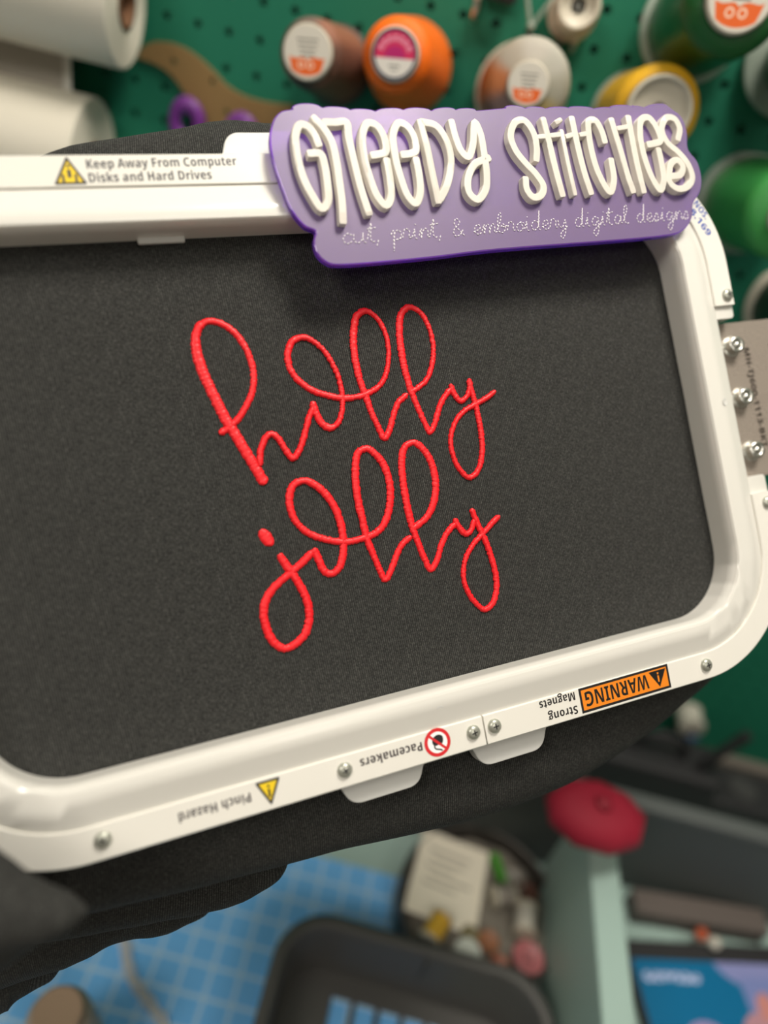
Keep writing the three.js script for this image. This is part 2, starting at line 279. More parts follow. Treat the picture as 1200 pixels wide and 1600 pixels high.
const JOLLY={j:[[-51.0,-33.9,-48.8,-38.9,-46.1,-44.7,-43.5,-51.4,-42.5,-57.7,-43.3,-63.7,-46.2,-69.2,-50.8,-72.2,-55.6,-73.1,-59.8,-69.0,-61.6,-61.9,-61.4,-55.9,-58.7,-50.4,-53.8,-46.2,-46.9,-42.3,-40.6,-38.6,-36.5,-35.4]],
o:[[-36.0,-34.2,-34.5,-39.5,-32.8,-44.8,-30.2,-46.4,-26.3,-44.5,-23.4,-38.7,-22.1,-31.4,-22.4,-23.1,-24.8,-15.1,-29.0,-8.8,-34.4,-5.1,-39.4,-6.2,-42.3,-11.0,-42.5,-17.2,-40.6,-23.1,-35.5,-28.4,-28.5,-32.0,-21.1,-34.1,-15.8,-34.3]],
l1:[[-18.5,-34.3,-13.1,-33.8,-6.8,-32.5,-1.9,-28.5,1.4,-22.0,3.2,-14.5,3.0,-6.6,0.2,0.3,-4.0,4.6,-8.2,3.7,-10.4,-0.8,-11.9,-8.3,-12.4,-17.1,-12.1,-26.1,-11.5,-35.2,-9.9,-42.5,-8.3,-49.2,-6.8,-53.5,-3.4,-50.1,-0.5,-45.6,3.3,-40.4,8.8,-36.9]],
l2:[[9.0,-34.2,13.8,-32.2,18.5,-29.3,22.5,-23.9,25.0,-16.6,25.2,-7.7,22.6,0.1,18.1,4.4,13.6,3.0,11.3,-1.9,10.0,-10.4,9.6,-21.2,10.1,-31.7,11.6,-40.6,13.1,-47.5,15.2,-53.3,18.4,-50.6,22.0,-44.2,26.2,-38.6,31.1,-35.0]],
y:[[31.0,-32.5,33.0,-37.6,35.5,-40.6,38.5,-39.1,40.7,-34.7],[40.4,-29.5,41.4,-34.3,43.1,-40.7,44.7,-46.6,46.0,-54.2,46.4,-62.1,45.2,-69.2,41.8,-74.6,37.6,-76.1,33.9,-72.4,30.9,-66.0,30.3,-59.5,32.6,-52.2,37.7,-46.2,43.8,-42.0,49.7,-37.8,53.8,-35.1]]};
const GREETING={G:[[-9.0,129.2,-10.0,133.4,-12.3,136.8,-15.4,137.5,-18.0,133.5,-19.0,124.9,-18.3,116.4,-16.1,108.8,-12.5,102.2,-9.4,105.4,-8.3,113.1,-8.1,120.8,-9.0,125.2,-13.5,125.4]],
r:[[-9.1,140.4,-5.9,136.6,-3.3,130.7,-2.7,123.0,-3.0,113.9,-3.5,104.8,-4.6,96.5],[-4.6,138.6,-0.0,138.5,4.7,138.7,4.6,132.1,5.0,122.9,5.9,110.0,7.4,99.6]],
e1:[[13.9,124.4,16.9,124.8,20.0,125.9,20.4,132.5,17.9,137.4,14.2,138.3,11.0,133.4,9.9,123.7,10.8,114.1,12.8,106.2,15.8,102.6,18.7,106.5,19.7,114.3,19.8,122.2]],
e2:[[27.6,124.5,31.2,124.9,33.9,126.1,34.2,133.0,31.6,137.5,28.3,138.4,24.9,133.4,24.0,123.6,24.8,113.8,26.5,106.2,29.3,103.1,32.2,107.0,33.4,115.0,33.4,122.4]],
d:[[38.6,139.1,39.5,129.1,39.8,116.8,40.2,103.7],[39.4,139.0,45.7,137.3,49.4,131.0,50.1,123.3,48.1,115.7,44.7,109.1,41.5,104.9]],
y:[[53.6,139.2,54.2,132.0,55.8,125.7,58.5,123.2,61.8,128.1,65.1,139.0,66.8,133.9,66.8,125.1,66.2,115.4,64.1,108.1,59.3,103.9,55.9,106.9,56.4,113.1,61.0,119.8,65.6,121.7,68.6,122.6]],
s:[[93.0,121.7,94.3,126.9,94.0,134.4,90.4,139.9,85.7,139.1,82.0,132.9,82.9,126.5,86.6,120.5,91.3,114.9,94.1,108.8,91.9,104.9,87.6,104.2,85.1,107.9,85.5,112.8]],
t1:[[100.6,140.5,101.5,129.4,102.2,116.7,103.3,104.9],[97.0,132.3,100.4,132.5]],
i:[[109.3,134.6,109.4,120.7,110.1,105.4],[107.7,139.3,109.6,140.2],[103.9,132.9,108.1,133.3]],
t2:[[116.2,141.1,116.6,126.7,117.5,114.9,119.0,105.4],[112.0,132.5,114.4,133.1],[119.8,133.3,123.2,133.7]],
c:[[132.2,130.0,131.5,135.0,129.0,140.1,125.4,139.9,124.0,133.9,123.8,124.6,125.3,114.3,129.7,105.4,133.1,111.0,133.8,120.9]],
h:[[138.2,140.5,140.0,126.6,141.3,115.0,142.9,105.6],[148.3,141.8,148.1,129.7,148.3,117.0,149.1,105.4],[141.6,136.4,146.7,137.1]],
e:[[157.2,128.4,161.2,129.0,164.6,130.1,163.8,136.6,160.3,141.7,155.9,140.8,153.3,132.9,153.3,122.3,155.4,112.2,159.0,105.7,162.1,110.4,162.7,119.0,162.6,125.7]],
s2:[[175.6,131.2,177.8,136.6,175.6,141.3,170.9,141.7,166.8,136.1,168.4,129.6,174.3,124.2,178.9,117.7,179.7,111.1,175.5,106.9,169.4,106.2,165.6,109.3,166.3,114.1,168.7,118.9,172.7,120.4,175.2,117.2,173.0,113.2,168.0,112.4]]};
const OUTLINE=[182.7,145.4,184.5,141.9,185.1,135.9,183.9,127.7,188.1,121.1,188.7,112.3,186.0,105.7,180.4,99.9,178.6,94.0,174.8,89.2,170.1,86.2,164.0,84.8,60.8,82.1,31.4,80.4,-9.5,79.7,-12.6,80.4,-15.8,83.0,-17.4,86.6,-17.3,90.7,-16.0,94.2,-20.1,96.6,-24.3,103.1,-26.8,113.9,-28.4,124.6,-28.3,132.7,-26.7,138.0,-24.3,142.5,-21.1,145.1];
// along the top: cusp, peak, cusp, peak ...
const SCALLOPS=[-16.4,146.0,-10.5,148.5,-3.5,146.5,3.3,147.4,8.7,145.8,14.6,146.6,20.2,145.3,26.9,147.1,33.2,146.0,40.6,147.4,46.4,145.6,53.0,147.6,58.5,146.3,64.1,147.5,68.7,146.4,76.4,147.1,84.3,147.8,89.0,149.0,94.8,147.3,99.6,148.6,105.7,147.4,111.8,148.7,118.7,148.0,124.3,149.1,132.5,147.9,137.5,148.8,141.8,148.5,148.3,150.0,155.6,148.8,157.1,149.7,162.6,148.7,170.1,150.8,175.8,149.7,179.8,147.4];
function satin(path, width, rise = 0.95) {    // a satin stitch column: one ridge per laid thread
  const P = resample(pairs(path, 0.25), 0.46), K = 9, rows = [];
  P.forEach((p, i) => {
    const [nx, ny, tx, ty] = sideways(P, i), t = i / (P.length - 1), end = Math.min(1, Math.sqrt(Math.min(i, P.length - 1 - i) / 3 + 0.2)), w = (width(t, -ty) / 2) * end, row = [], up = rise * (i % 2 ? 1.1 : 0.84) * (0.6 + 0.4 * end) + jit(0.11), l = w + jit(0.24) + (i % 2 ? 0.09 : -0.06), r = w + jit(0.24) + (i % 2 ? 0.09 : -0.06), slip = jit(0.1);
    for (let k = 0; k < K; k++) {
      const u = 1 - (2 * k) / (K - 1), o = u * (u > 0 ? l : r), h = up * Math.pow(Math.max(0, 1 - u * u), 0.55);
      row.push(new THREE.Vector3(p.x + nx * o + tx * slip * u, p.y + ny * o + ty * slip * u, p.z + h));
    }
    rows.push(row);
  });
  return skin(rows, { closed: false });
}
function word(name, label, strokes, wide) {
  const w = new THREE.Group(); w.name = 'embroidered_word'; w.userData.label = label; shirt.add(w);
  for (const k in strokes) part(w, 'embroidered_letter', strokes[k].map((s, i) => satin(s, wide(k, i), 0.95 + 0.12 * i)), M.thread);
  return w;
}
const smooth = (t, a, b) => THREE.MathUtils.smoothstep(t, a, b);
word('holly', 'raised red satin stitch word holly', HOLLY, (k, i) => (t, down) => k === 'h' && !i ? 2.85 + 1.5 * smooth(t, 0.42, 0.6) : k === 'y' ? 2.6 + 0.2 * down : k === 'h' ? 2.75 : 2.8 + 0.5 * down * (1 - smooth(t, 0.55, 0.75)));
const jw = word('jolly', 'raised red satin stitch word jolly', JOLLY, (k, i) => (t, down) => k === 'j' ? 3.0 + 0.5 * Math.abs(down) : k === 'y' ? 2.7 + 0.2 * down : 2.85 + 0.55 * Math.abs(down) * (1 - smooth(t, 0.6, 0.8)));
part(jw, 'embroidered_dot', satin([-56.9, -22.6, -56.0, -24.3, -54.9, -26.4, -53.7, -28.9, -53.1, -29.9], (t) => 2.2 + 3.1 * Math.sin(PI * (0.1 + 0.8 * t)), 1.0), M.thread);

// ---------- the acrylic sign ----------
const sign = inHoop('acrylic_sign', 'frosted purple acrylic shop sign with raised white letters resting on the hoop', 'sign');
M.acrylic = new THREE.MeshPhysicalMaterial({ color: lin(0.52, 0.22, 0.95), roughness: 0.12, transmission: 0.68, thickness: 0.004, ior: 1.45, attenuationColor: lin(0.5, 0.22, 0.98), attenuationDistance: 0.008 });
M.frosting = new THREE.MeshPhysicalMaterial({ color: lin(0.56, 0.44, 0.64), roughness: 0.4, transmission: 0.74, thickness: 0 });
M.letter = std(lin(0.72, 0.68, 0.62), 0.42, { bumpMap: brush, bumpScale: 0.0002 });
{
  const s = new THREE.Shape(), q = pairs(SCALLOPS), P = new THREE.CatmullRomCurve3([q[q.length - 1], ...pairs(OUTLINE), q[0]], false, 'centripetal').getPoints(260);
  for (let i = 0; i + 2 < q.length; i += 2) {   // round bumps meeting in cusps
    const a = q[i], b = q[i + 2], m = a.clone().add(b).multiplyScalar(0.5), h = q[i + 1].clone().sub(m).multiplyScalar(1.1);
    for (let k = i ? 1 : 0; k < 12; k++) { const t = (k / 12) * PI; P.push(m.clone().addScaledVector(b.clone().sub(a), -0.5 * Math.cos(t)).addScaledVector(h, Math.sin(t) ** 0.8)); }
  }
  const turn = THREE.ShapeUtils.isClockWise(P) ? 1 : -1;
  s.setFromPoints(P.filter((p, i) => !i || p.distanceTo(P[i - 1]) > 0.05).map((p) => new THREE.Vector2(p.x * mm, p.y * mm)));
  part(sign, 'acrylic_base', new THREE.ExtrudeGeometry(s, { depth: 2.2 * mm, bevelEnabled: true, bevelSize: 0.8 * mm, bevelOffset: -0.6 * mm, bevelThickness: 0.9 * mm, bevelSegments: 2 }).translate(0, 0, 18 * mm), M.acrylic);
  const f = s.getPoints(), inner = new THREE.Shape(f.map((p, i) => { const a = f[(i + f.length - 1) % f.length], c = f[(i + 1) % f.length], l = Math.hypot(c.x - a.x, c.y - a.y) || 1; return new THREE.Vector2(p.x + ((c.y - a.y) / l) * 0.0005 * turn, p.y - ((c.x - a.x) / l) * 0.0005 * turn); }));
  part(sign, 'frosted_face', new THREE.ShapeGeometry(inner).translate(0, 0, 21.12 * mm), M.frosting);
}
function moulded(path, w = 4.1) {             // a raised letter stroke: flat bottom, straight sides, rounded top
  const P = resample(pairs(path), 0.8), prof = [[1, 0], [1, 2.5], [0.95, 3.0], [0.84, 3.35], [0.66, 3.5], [0.2, 3.6], [-0.2, 3.6], [-0.66, 3.5], [-0.84, 3.35], [-0.95, 3.0], [-1, 2.5], [-1, 0]], rows = [];
  const N = P.length - 1, row = (i, f, push) => { const [nx, ny, tx, ty] = sideways(P, i); rows.push(prof.map(([u, h]) => new THREE.Vector3(P[i].x + nx * u * w / 2 * f + tx * push, P[i].y + ny * u * w / 2 * f + ty * push, 21.13 + h * (0.8 + 0.2 * f)))); };
  row(0, 0.72, -1.1); row(0, 0.92, -0.7); for (let i = 0; i <= N; i++) row(i, 1, 0); row(N, 0.92, 0.7); row(N, 0.72, 1.1);
  return skin(rows, { crease: 0.9, uv: 6 });
}
for (const k in GREETING) part(sign, 'raised_letter', GREETING[k].map((s, i) => moulded(s, s.length < 7 ? 2.7 : 3.7)), M.letter);
// the engraved tagline: single-line script broken into stitches
const SCRIPT = {
  c: [0.95, [0.8, 0.8, 0.5, 1, 0.1, 0.7, 0.1, 0.3, 0.4, 0, 0.95, 0.3]], u: [1.15, [0, 0.9, 0.02, 0.3, 0.3, 0, 0.7, 0.3, 0.8, 1, 0.8, 0.3, 1.0, 0, 1.15, 0.2]],
  t: [0.8, [0, 0.3, 0.35, 1.9, 0.3, 0.3, 0.5, 0, 0.8, 0.25], [0, 1.3, 0.75, 1.42]], p: [1.02, [0, 0.6, 0.25, 1, 0.25, -1.1, 0.3, 0.6, 0.6, 1, 0.9, 0.7, 0.8, 0.15, 0.4, 0.05, 1.02, 0.2]],
  r: [0.85, [0, 0.2, 0.25, 1.1, 0.6, 0.9, 0.6, 0.2, 0.85, 0.15]], i: [0.62, [0, 0.2, 0.25, 1, 0.25, 0.2, 0.45, 0, 0.62, 0.2], [0.28, 1.45, 0.36, 1.52]],
  n: [1.0, [0, 0.3, 0.2, 1, 0.2, 0, 0.3, 0.6, 0.6, 1, 0.8, 0.7, 0.8, 0.1, 1.0, 0.15]], '&': [1.25, [1.1, 0, 0.2, 1.3, 0.4, 1.8, 0.7, 1.4, 0.1, 0.5, 0.3, 0, 0.7, 0.1, 1.05, 0.7]],
  e: [0.8, [0, 0.3, 0.6, 0.6, 0.5, 1, 0.15, 0.8, 0.15, 0.2, 0.5, 0, 0.8, 0.25]], m: [1.45, [0, 0.3, 0.2, 1, 0.2, 0, 0.35, 0.7, 0.55, 1, 0.7, 0.7, 0.7, 0, 0.85, 0.7, 1.05, 1, 1.2, 0.7, 1.2, 0.1, 1.45, 0.15]],
  b: [0.98, [0, 0.3, 0.4, 1.6, 0.35, 2.1, 0.15, 1.8, 0.15, 0.2, 0.5, 0, 0.8, 0.4, 0.6, 0.9, 0.4, 0.6, 0.98, 0.7]], o: [0.85, [0.5, 1, 0.1, 0.6, 0.3, 0, 0.7, 0.3, 0.5, 1, 0.85, 0.8]],
  d: [1.15, [0.8, 0.8, 0.4, 1, 0.1, 0.5, 0.35, 0, 0.75, 0.4, 0.9, 2.1, 0.8, 0.4, 0.95, 0, 1.15, 0.2]], y: [0.95, [0, 0.9, 0.1, 0.3, 0.4, 0.1, 0.75, 0.9, 0.7, -0.6, 0.4, -1.1, 0.2, -0.7, 0.95, 0.2]],
  g: [1.02, [0.8, 0.8, 0.4, 1, 0.1, 0.5, 0.35, 0, 0.75, 0.6, 0.75, -0.6, 0.45, -1.1, 0.2, -0.7, 1.02, 0.2]], a: [1.05, [0.8, 0.8, 0.4, 1, 0.1, 0.5, 0.35, 0, 0.75, 0.6, 0.8, 0.9, 0.8, 0.2, 1.05, 0.1]],
  l: [0.68, [0, 0.3, 0.45, 1.7, 0.35, 2.1, 0.15, 1.8, 0.2, 0.2, 0.45, 0, 0.68, 0.25]], s: [0.8, [0, 0.2, 0.4, 1, 0.55, 0.4, 0.4, 0, 0.1, 0.1, 0.8, 0.2]], ',': [0.5, [0.15, 0.15, 0.02, -0.4]], ' ': [0.75],
};
{
  const text = 'cut, print, & embroidery digital designs', span = [...text].reduce((a, c) => a + SCRIPT[c][0], 0), sx = 182 / span, sy = 4.3, out = [];
  let x = 0;
  for (const ch of text) {
    for (const s of SCRIPT[ch].slice(1)) {
      const pts = pairs(s).map((p) => { const a = (x + p.x) * sx + 0.18 * p.y * sy, b = p.y * sy; return new THREE.Vector3(-5.5 + a - b * 0.02, 88.2 + a * 0.021 + b, 21.25); });
      const q = resample(pts, 0.32);
      for (let i = 0; i + 3 < q.length || i === 0; i += 5) {
        const seg = q.slice(i, i + 4); if (seg.length < 2) break;
        out.push(skin(seg.map((p, k) => { const [nx, ny] = sideways(q, i + k); return [0, 1, 2, 3, 4].map((m) => { const an = (m / 5) * 2 * PI, e = k === 0 || k === 3 ? 0.6 : 1; return new THREE.Vector3(p.x + nx * 0.27 * Math.cos(an) * e, p.y + ny * 0.27 * Math.cos(an) * e, p.z + 0.22 * Math.sin(an)); }); })));
      }
    }
    x += SCRIPT[ch][0];
  }
  part(sign, 'engraved_tagline', out, std(lin(0.85, 0.82, 0.86), 0.5), 'white stitched script reading cut, print, and embroidery digital designs');
}
// ---------- the room ----------
const paint = std(lin(0.4, 0.38, 0.35), 0.9), ROOM = { x: 1.7, z0: -0.72, z1: 2.3 };
struct('floor', box(2 * ROOM.x + 0.2, 0.1, ROOM.z1 - ROOM.z0 + 0.2, 0, -0.05, (ROOM.z0 + ROOM.z1) / 2), std(lin(0.24, 0.2, 0.16), 0.7));
struct('ceiling', box(2 * ROOM.x + 0.2, 0.1, ROOM.z1 - ROOM.z0 + 0.2, 0, CEILING + 0.05, (ROOM.z0 + ROOM.z1) / 2), std(lin(0.75, 0.74, 0.71), 0.9));
struct('wall_back', box(2 * ROOM.x + 0.2, CEILING, 0.1, 0, CEILING / 2, ROOM.z0 - 0.05), paint);
struct('wall_front', box(2 * ROOM.x + 0.2, CEILING, 0.1, 0, CEILING / 2, ROOM.z1 + 0.05), paint);
struct('wall_left', box(0.1, CEILING, ROOM.z1 - ROOM.z0, -ROOM.x - 0.05, CEILING / 2, (ROOM.z0 + ROOM.z1) / 2), paint);
struct('wall_right', box(0.1, CEILING, ROOM.z1 - ROOM.z0, ROOM.x + 0.05, CEILING / 2, (ROOM.z0 + ROOM.z1) / 2), paint);
LAMPS.forEach(([x, z, w, d, lum], i) => {
  const l = thing('ceiling_or_fill_light', ['square ceiling light directly above the sewing desk', 'large added fill lamp at the left behind the camera', 'large added fill lamp at the right behind the camera'][i], 'ceiling light', [x, CEILING, z]);  // the last two are unseen fill lamps, added to brighten desk and mat
  part(l, 'housing', box(w + 0.03, 0.025, d + 0.03, 0, -0.0125, 0), std(lin(0.7, 0.7, 0.7), 0.5));
  part(l, 'diffuser', box(w, 0.006, d, 0, -0.028, 0), new THREE.MeshStandardMaterial({ color: 0xffffff, emissive: lin(1, 0.93, 0.82), emissiveIntensity: 3 }));
  const r = new THREE.RectAreaLight(lin(1, 0.93, 0.82), lum, w, d); r.position.set(x, CEILING - 0.033, z); r.lookAt(x, 0, z); scene.add(r);
});

// pegboard: one-inch grid of quarter-inch holes
const PITCH = 0.0254;
{
  const P = [], I = [], NX = 74, NY = 46, x0 = -0.9409, y0 = 0.7795, rr = 0.0032, t = 0.005, put = (x, y, z) => P.push(x, y, z) / 3 - 1;
  for (let i = 0; i < NX; i++) for (let j = 0; j < NY; j++) {
    const cx = x0 + (i + 0.5) * PITCH, cy = y0 + (j + 0.5) * PITCH, H = PITCH / 2, O = [], A = [], B = [];
    for (let k = 0; k < 8; k++) {
      const a = (k / 8) * 2 * PI, c = Math.cos(a), s = Math.sin(a), m = Math.max(Math.abs(c), Math.abs(s));
      O.push(put(cx + (c / m) * H, cy + (s / m) * H, 0)); A.push(put(cx + rr * c, cy + rr * s, 0)); B.push(put(cx + rr * c, cy + rr * s, -t));
    }
    for (let k = 0; k < 8; k++) { const n = (k + 1) % 8; I.push(O[k], O[n], A[n], O[k], A[n], A[k], A[k], A[n], B[n], A[k], B[n], B[k]); }
  }
  const g = new THREE.BufferGeometry(); g.setAttribute('position', new THREE.Float32BufferAttribute(P, 3)); g.setIndex(I);
  const f = toCreasedNormals(g, 0.5); f.translate(0, 0, -0.67);
  struct('pegboard', f, std(lin(0.004, 0.17, 0.095), 0.7));
  struct('trim_1', box(1.9, 0.03, 0.02, 0, 0.764, -0.667, 0.004), std(lin(0.16, 0.14, 0.12), 0.6));
}

// ---------- thread cones on the pegboard ----------
const windBump = noiseTex(128, 128, (x, y) => { const v = 128 + 60 * Math.sin(((x + y * 0.5) / 128) * 2 * PI * 40) + 50 * Math.sin(((x - y * 0.5) / 128) * 2 * PI * 40) + jit(20); return [v, v, v]; });
const sticker = {
  plain: canvasTex(128, 128, (c) => { c.fillStyle = '#d8d2c6'; c.fillRect(0, 0, 128, 128); c.strokeStyle = '#77746e'; c.lineWidth = 4; for (let k = 0; k < 4; k++) { c.beginPath(); c.moveTo(34 + 4 * k, 34 + 12 * k); c.lineTo(94 - 3 * k, 34 + 12 * k); c.stroke(); } c.fillStyle = '#e8641c'; c.beginPath(); c.moveTo(14, 74); c.bezierCurveTo(40, 88, 50, 66, 64, 84); c.bezierCurveTo(84, 64, 100, 86, 114, 74); c.lineTo(104, 108); c.bezierCurveTo(80, 124, 44, 124, 22, 106); c.fill(); c.strokeStyle = '#f5d9c4'; c.lineWidth = 4; c.beginPath(); c.arc(48, 94, 8, 0, 7); c.moveTo(82, 94); c.arc(74, 94, 8, 0, 7); c.stroke(); }),
  magenta: canvasTex(128, 128, (c) => { c.fillStyle = '#e3ded6'; c.fillRect(0, 0, 128, 128); c.fillStyle = '#d3245c'; c.fillRect(0, 0, 128, 74); c.fillStyle = '#b8126a'; c.beginPath(); c.arc(64, 74, 30, PI, 0); c.fill(); c.save(); c.translate(64, 70); c.fillStyle = '#f2b9cc'; for (let k = -3; k <= 3; k++) { c.save(); c.rotate(k * 0.36); c.fillRect(-5, -52, 10, 4); c.fillRect(-5, -52, 3.5, 15); c.fillRect(2, -46, 3, 9); c.restore(); } c.restore(); c.fillStyle = '#8d8a86'; c.fillRect(48, 90, 32, 5); c.fillRect(54, 101, 20, 4); c.strokeStyle = '#2c2f4a'; c.lineWidth = 7; c.beginPath(); c.arc(64, 64, 60, 0, 7); c.stroke(); }),
};
const cream = std(lin(0.6, 0.55, 0.45), 0.5), clearBase = std(lin(0.6, 0.68, 0.6), 0.35, { transmission: 0.55, roughness: 0.4 });
function threadCone(label, [x, y, z], { r0, r1, len = 0.112, color, bands, label: lab, rl = 0.016, base = 0.036, gloss = 0.38, tilt = 8, baseMat = cream }) {
  const t = tilt * PI / 180, o = thing('thread_cone', label, 'thread cone', [x, y - len * Math.sin(t), z - len * Math.cos(t)]);
  o.rotation.x = -t;
  const wind = lathe([[0.004, 0.0075], [r0 * 0.92, 0.0075], [r0, 0.011], [r0 + (r1 - r0) * 0.5, 0.011 + (len - 0.025) * 0.5], [r1, len - 0.014], [r1 * 0.94, len - 0.009], [r1 * 0.8, len - 0.006], [rl * 1.02, len - 0.004]], 56).rotateX(PI / 2);
  const uv = wind.attributes.uv; for (let i = 0; i < uv.count; i++) uv.setXY(i, uv.getX(i) * 3, uv.getY(i) * 3);
  let m = std(color, gloss, { bumpMap: windBump, bumpScale: 0.0003, sheen: 0.4, sheenColor: color, sheenRoughness: 0.4 });
  if (bands) {                              // variegated thread: dyed lengths come round in turn
    const p = wind.attributes.position, c = new Float32Array(p.count * 3), q = new THREE.Color();
    for (let i = 0; i < p.count; i++) { const a = (Math.atan2(p.getY(i), p.getX(i)) / (2 * PI) + 1) % 1 * bands.length, k = Math.floor(a), f = smooth(a - k, 0.3, 0.9); q.copy(bands[k % bands.length]).lerp(bands[(k + 1) % bands.length], f).toArray(c, i * 3); }
    wind.setAttribute('color', new THREE.BufferAttribute(c, 3)); m = std(0xffffff, 0.5, { vertexColors: true, bumpMap: windBump, bumpScale: 0.0003 });
  }
  part(o, 'thread_winding', wind, m);
  part(o, 'cone_base', lathe([[0.005, 0.002], [base, 0.002], [base + 0.0012, 0.0035], [base, 0.0055], [r0 * 0.8, 0.0072], [0.005, 0.0072]], 44).rotateX(PI / 2), baseMat);
  part(o, 'cone_tip', lathe([[rl, len - 0.006], [rl, len - 0.0008], [rl - 0.0009, len], [rl - 0.003, len], [rl - 0.0036, len - 0.003], [0.005, len - 0.004]], 36).rotateX(PI / 2), cream);
  if (lab) { const s = part(o, 'top_label', new THREE.CircleGeometry(rl - 0.0012, 36), std(0xffffff, 0.5, { map: sticker[lab] })); s.position.z = len + 0.0003; s.rotation.z = 0.15; }
  part(o, 'peg', cyl(0.0028, 0.0028, len - 0.002, 0, len / 2 - 0.006, 0, 12).rotateX(PI / 2), M.steel);
  return o;
}
const C = (r, g, b) => lin(r, g, b);
threadCone('brown and copper variegated thread cone left of the orange one', [-0.1265, 1.4401, -0.555], { r0: 0.026, r1: 0.0215, base: 0.027, baseMat: std(lin(0.05, 0.035, 0.03), 0.5), bands: [C(0.14, 0.07, 0.05), C(0.3, 0.12, 0.07), C(0.17, 0.12, 0.1), C(0.1, 0.07, 0.06), C(0.12, 0.07, 0.055), C(0.05, 0.035, 0.03), C(0.2, 0.09, 0.055)], color: C(0.1, 0.06, 0.05), label: 'plain', rl: 0.0165 });
threadCone('bright orange thread cone with a magenta and white round label', [-0.0697, 1.4518, -0.555], { r0: 0.0325, r1: 0.023, base: 0.03, color: C(1, 0.17, 0.006), label: 'magenta', rl: 0.0158, baseMat: std(lin(0.02, 0.02, 0.06), 0.4) });
threadCone('grey, orange and straw variegated thread cone behind the sign', [0.0183, 1.4548, -0.555], { r0: 0.033, r1: 0.028, base: 0.034, bands: [C(0.34, 0.32, 0.25), C(0.42, 0.4, 0.34), C(0.46, 0.42, 0.36), C(0.4, 0.34, 0.27), C(0.5, 0.16, 0.05), C(0.2, 0.13, 0.12), C(0.17, 0.12, 0.12), C(0.4, 0.3, 0.12)], color: C(0.4, 0.4, 0.35), label: 'plain', rl: 0.0135 });
threadCone('golden yellow thread cone with a wide cream core, behind the sign corner', [0.1045, 1.459, -0.559], { r0: 0.0285, r1: 0.028, base: 0.0295, color: C(0.85, 0.46, 0.02), rl: 0.021, baseMat: clearBase });
threadCone('dark green thread cone with a white and orange label, at the top right', [0.1236, 1.5255, -0.552], { r0: 0.033, r1: 0.031, base: 0.036, color: C(0.006, 0.1, 0.018), label: 'plain', rl: 0.0195, baseMat: clearBase, gloss: 0.25, tilt: 10 });
threadCone('thread cone at the edge, only its clear base disc in view above the yellow cone', [0.2065, 1.5165, -0.57], { r0: 0.026, r1: 0.022, len: 0.1, base: 0.037, color: C(0.01, 0.12, 0.05), rl: 0.015, baseMat: clearBase });
threadCone('light green glossy thread cone right of the sign corner', [0.2165, 1.421, -0.56], { r0: 0.034, r1: 0.031, base: 0.038, color: C(0.05, 0.3, 0.07), label: 'plain', rl: 0.016, baseMat: clearBase, gloss: 0.22 });
threadCone('black green thread cone half outside the frame, above the steel bracket', [0.292, 1.353, -0.56], { r0: 0.034, r1: 0.03, base: 0.037, color: C(0.01, 0.035, 0.018), rl: 0.015 });
threadCone('small empty cream cone core at the top edge, above the yellow cone', [0.0388, 1.5017, -0.62], { r0: 0.0165, r1: 0.0165, len: 0.046, base: 0.017, color: C(0.55, 0.5, 0.4), rl: 0.0145 });

// hooks and small things on the pegboard
function hook(x, y, len, label, mat = M.steel) {
  const c = new THREE.CatmullRomCurve3([[0, 0.012, -0.004], [0, 0.012, 0.004], [0, 0, 0.006], [0, -0.002, len * 0.6], [0, 0.004, len], [0, 0.012, len]].map((p) => new THREE.Vector3(...p)));
  const o = thing('pegboard_hook', label, 'hook', [x, y, -0.67]); part(o, 'wire', new THREE.TubeGeometry(c, 24, 0.0018, 8), mat); part(o, 'wire_tip', new THREE.SphereGeometry(0.003, 12, 8).translate(0, 0.013, len), cream); return o;
}
hook(-0.0305, 1.4785, 0.03, 'wire peg hook with a cream tip, above the orange and grey cones');
hook(0.0455, 1.476, 0.024, 'short wire peg hook below the small cream core');
{
  const o = thing('wire_hanger', 'thin clear plastic V-shaped hanger on the pegboard at the top edge', 'hanger', [0.012, 1.482, -0.663]);
  for (const s of [-1, 1]) part(o, 'hanger_arm', new THREE.CylinderGeometry(0.0015, 0.0015, 0.05, 8).rotateZ(-s * 0.45).translate(s * 0.011, 0.022, 0), clearBase);
  part(o, 'hanger_tip', new THREE.SphereGeometry(0.003, 12, 8), clearBase);
  const b = thing('dark_clip', 'small black clip on the pegboard at the top edge', 'clip', [-0.016, 1.4995, -0.662]);
  part(b, 'clip_body', box(0.026, 0.016, 0.014, 0, 0, 0, 0.004), M.dark); part(b, 'clip_jaw', box(0.018, 0.008, 0.01, 0, 0.01, 0.003, 0.003), M.dark);
}
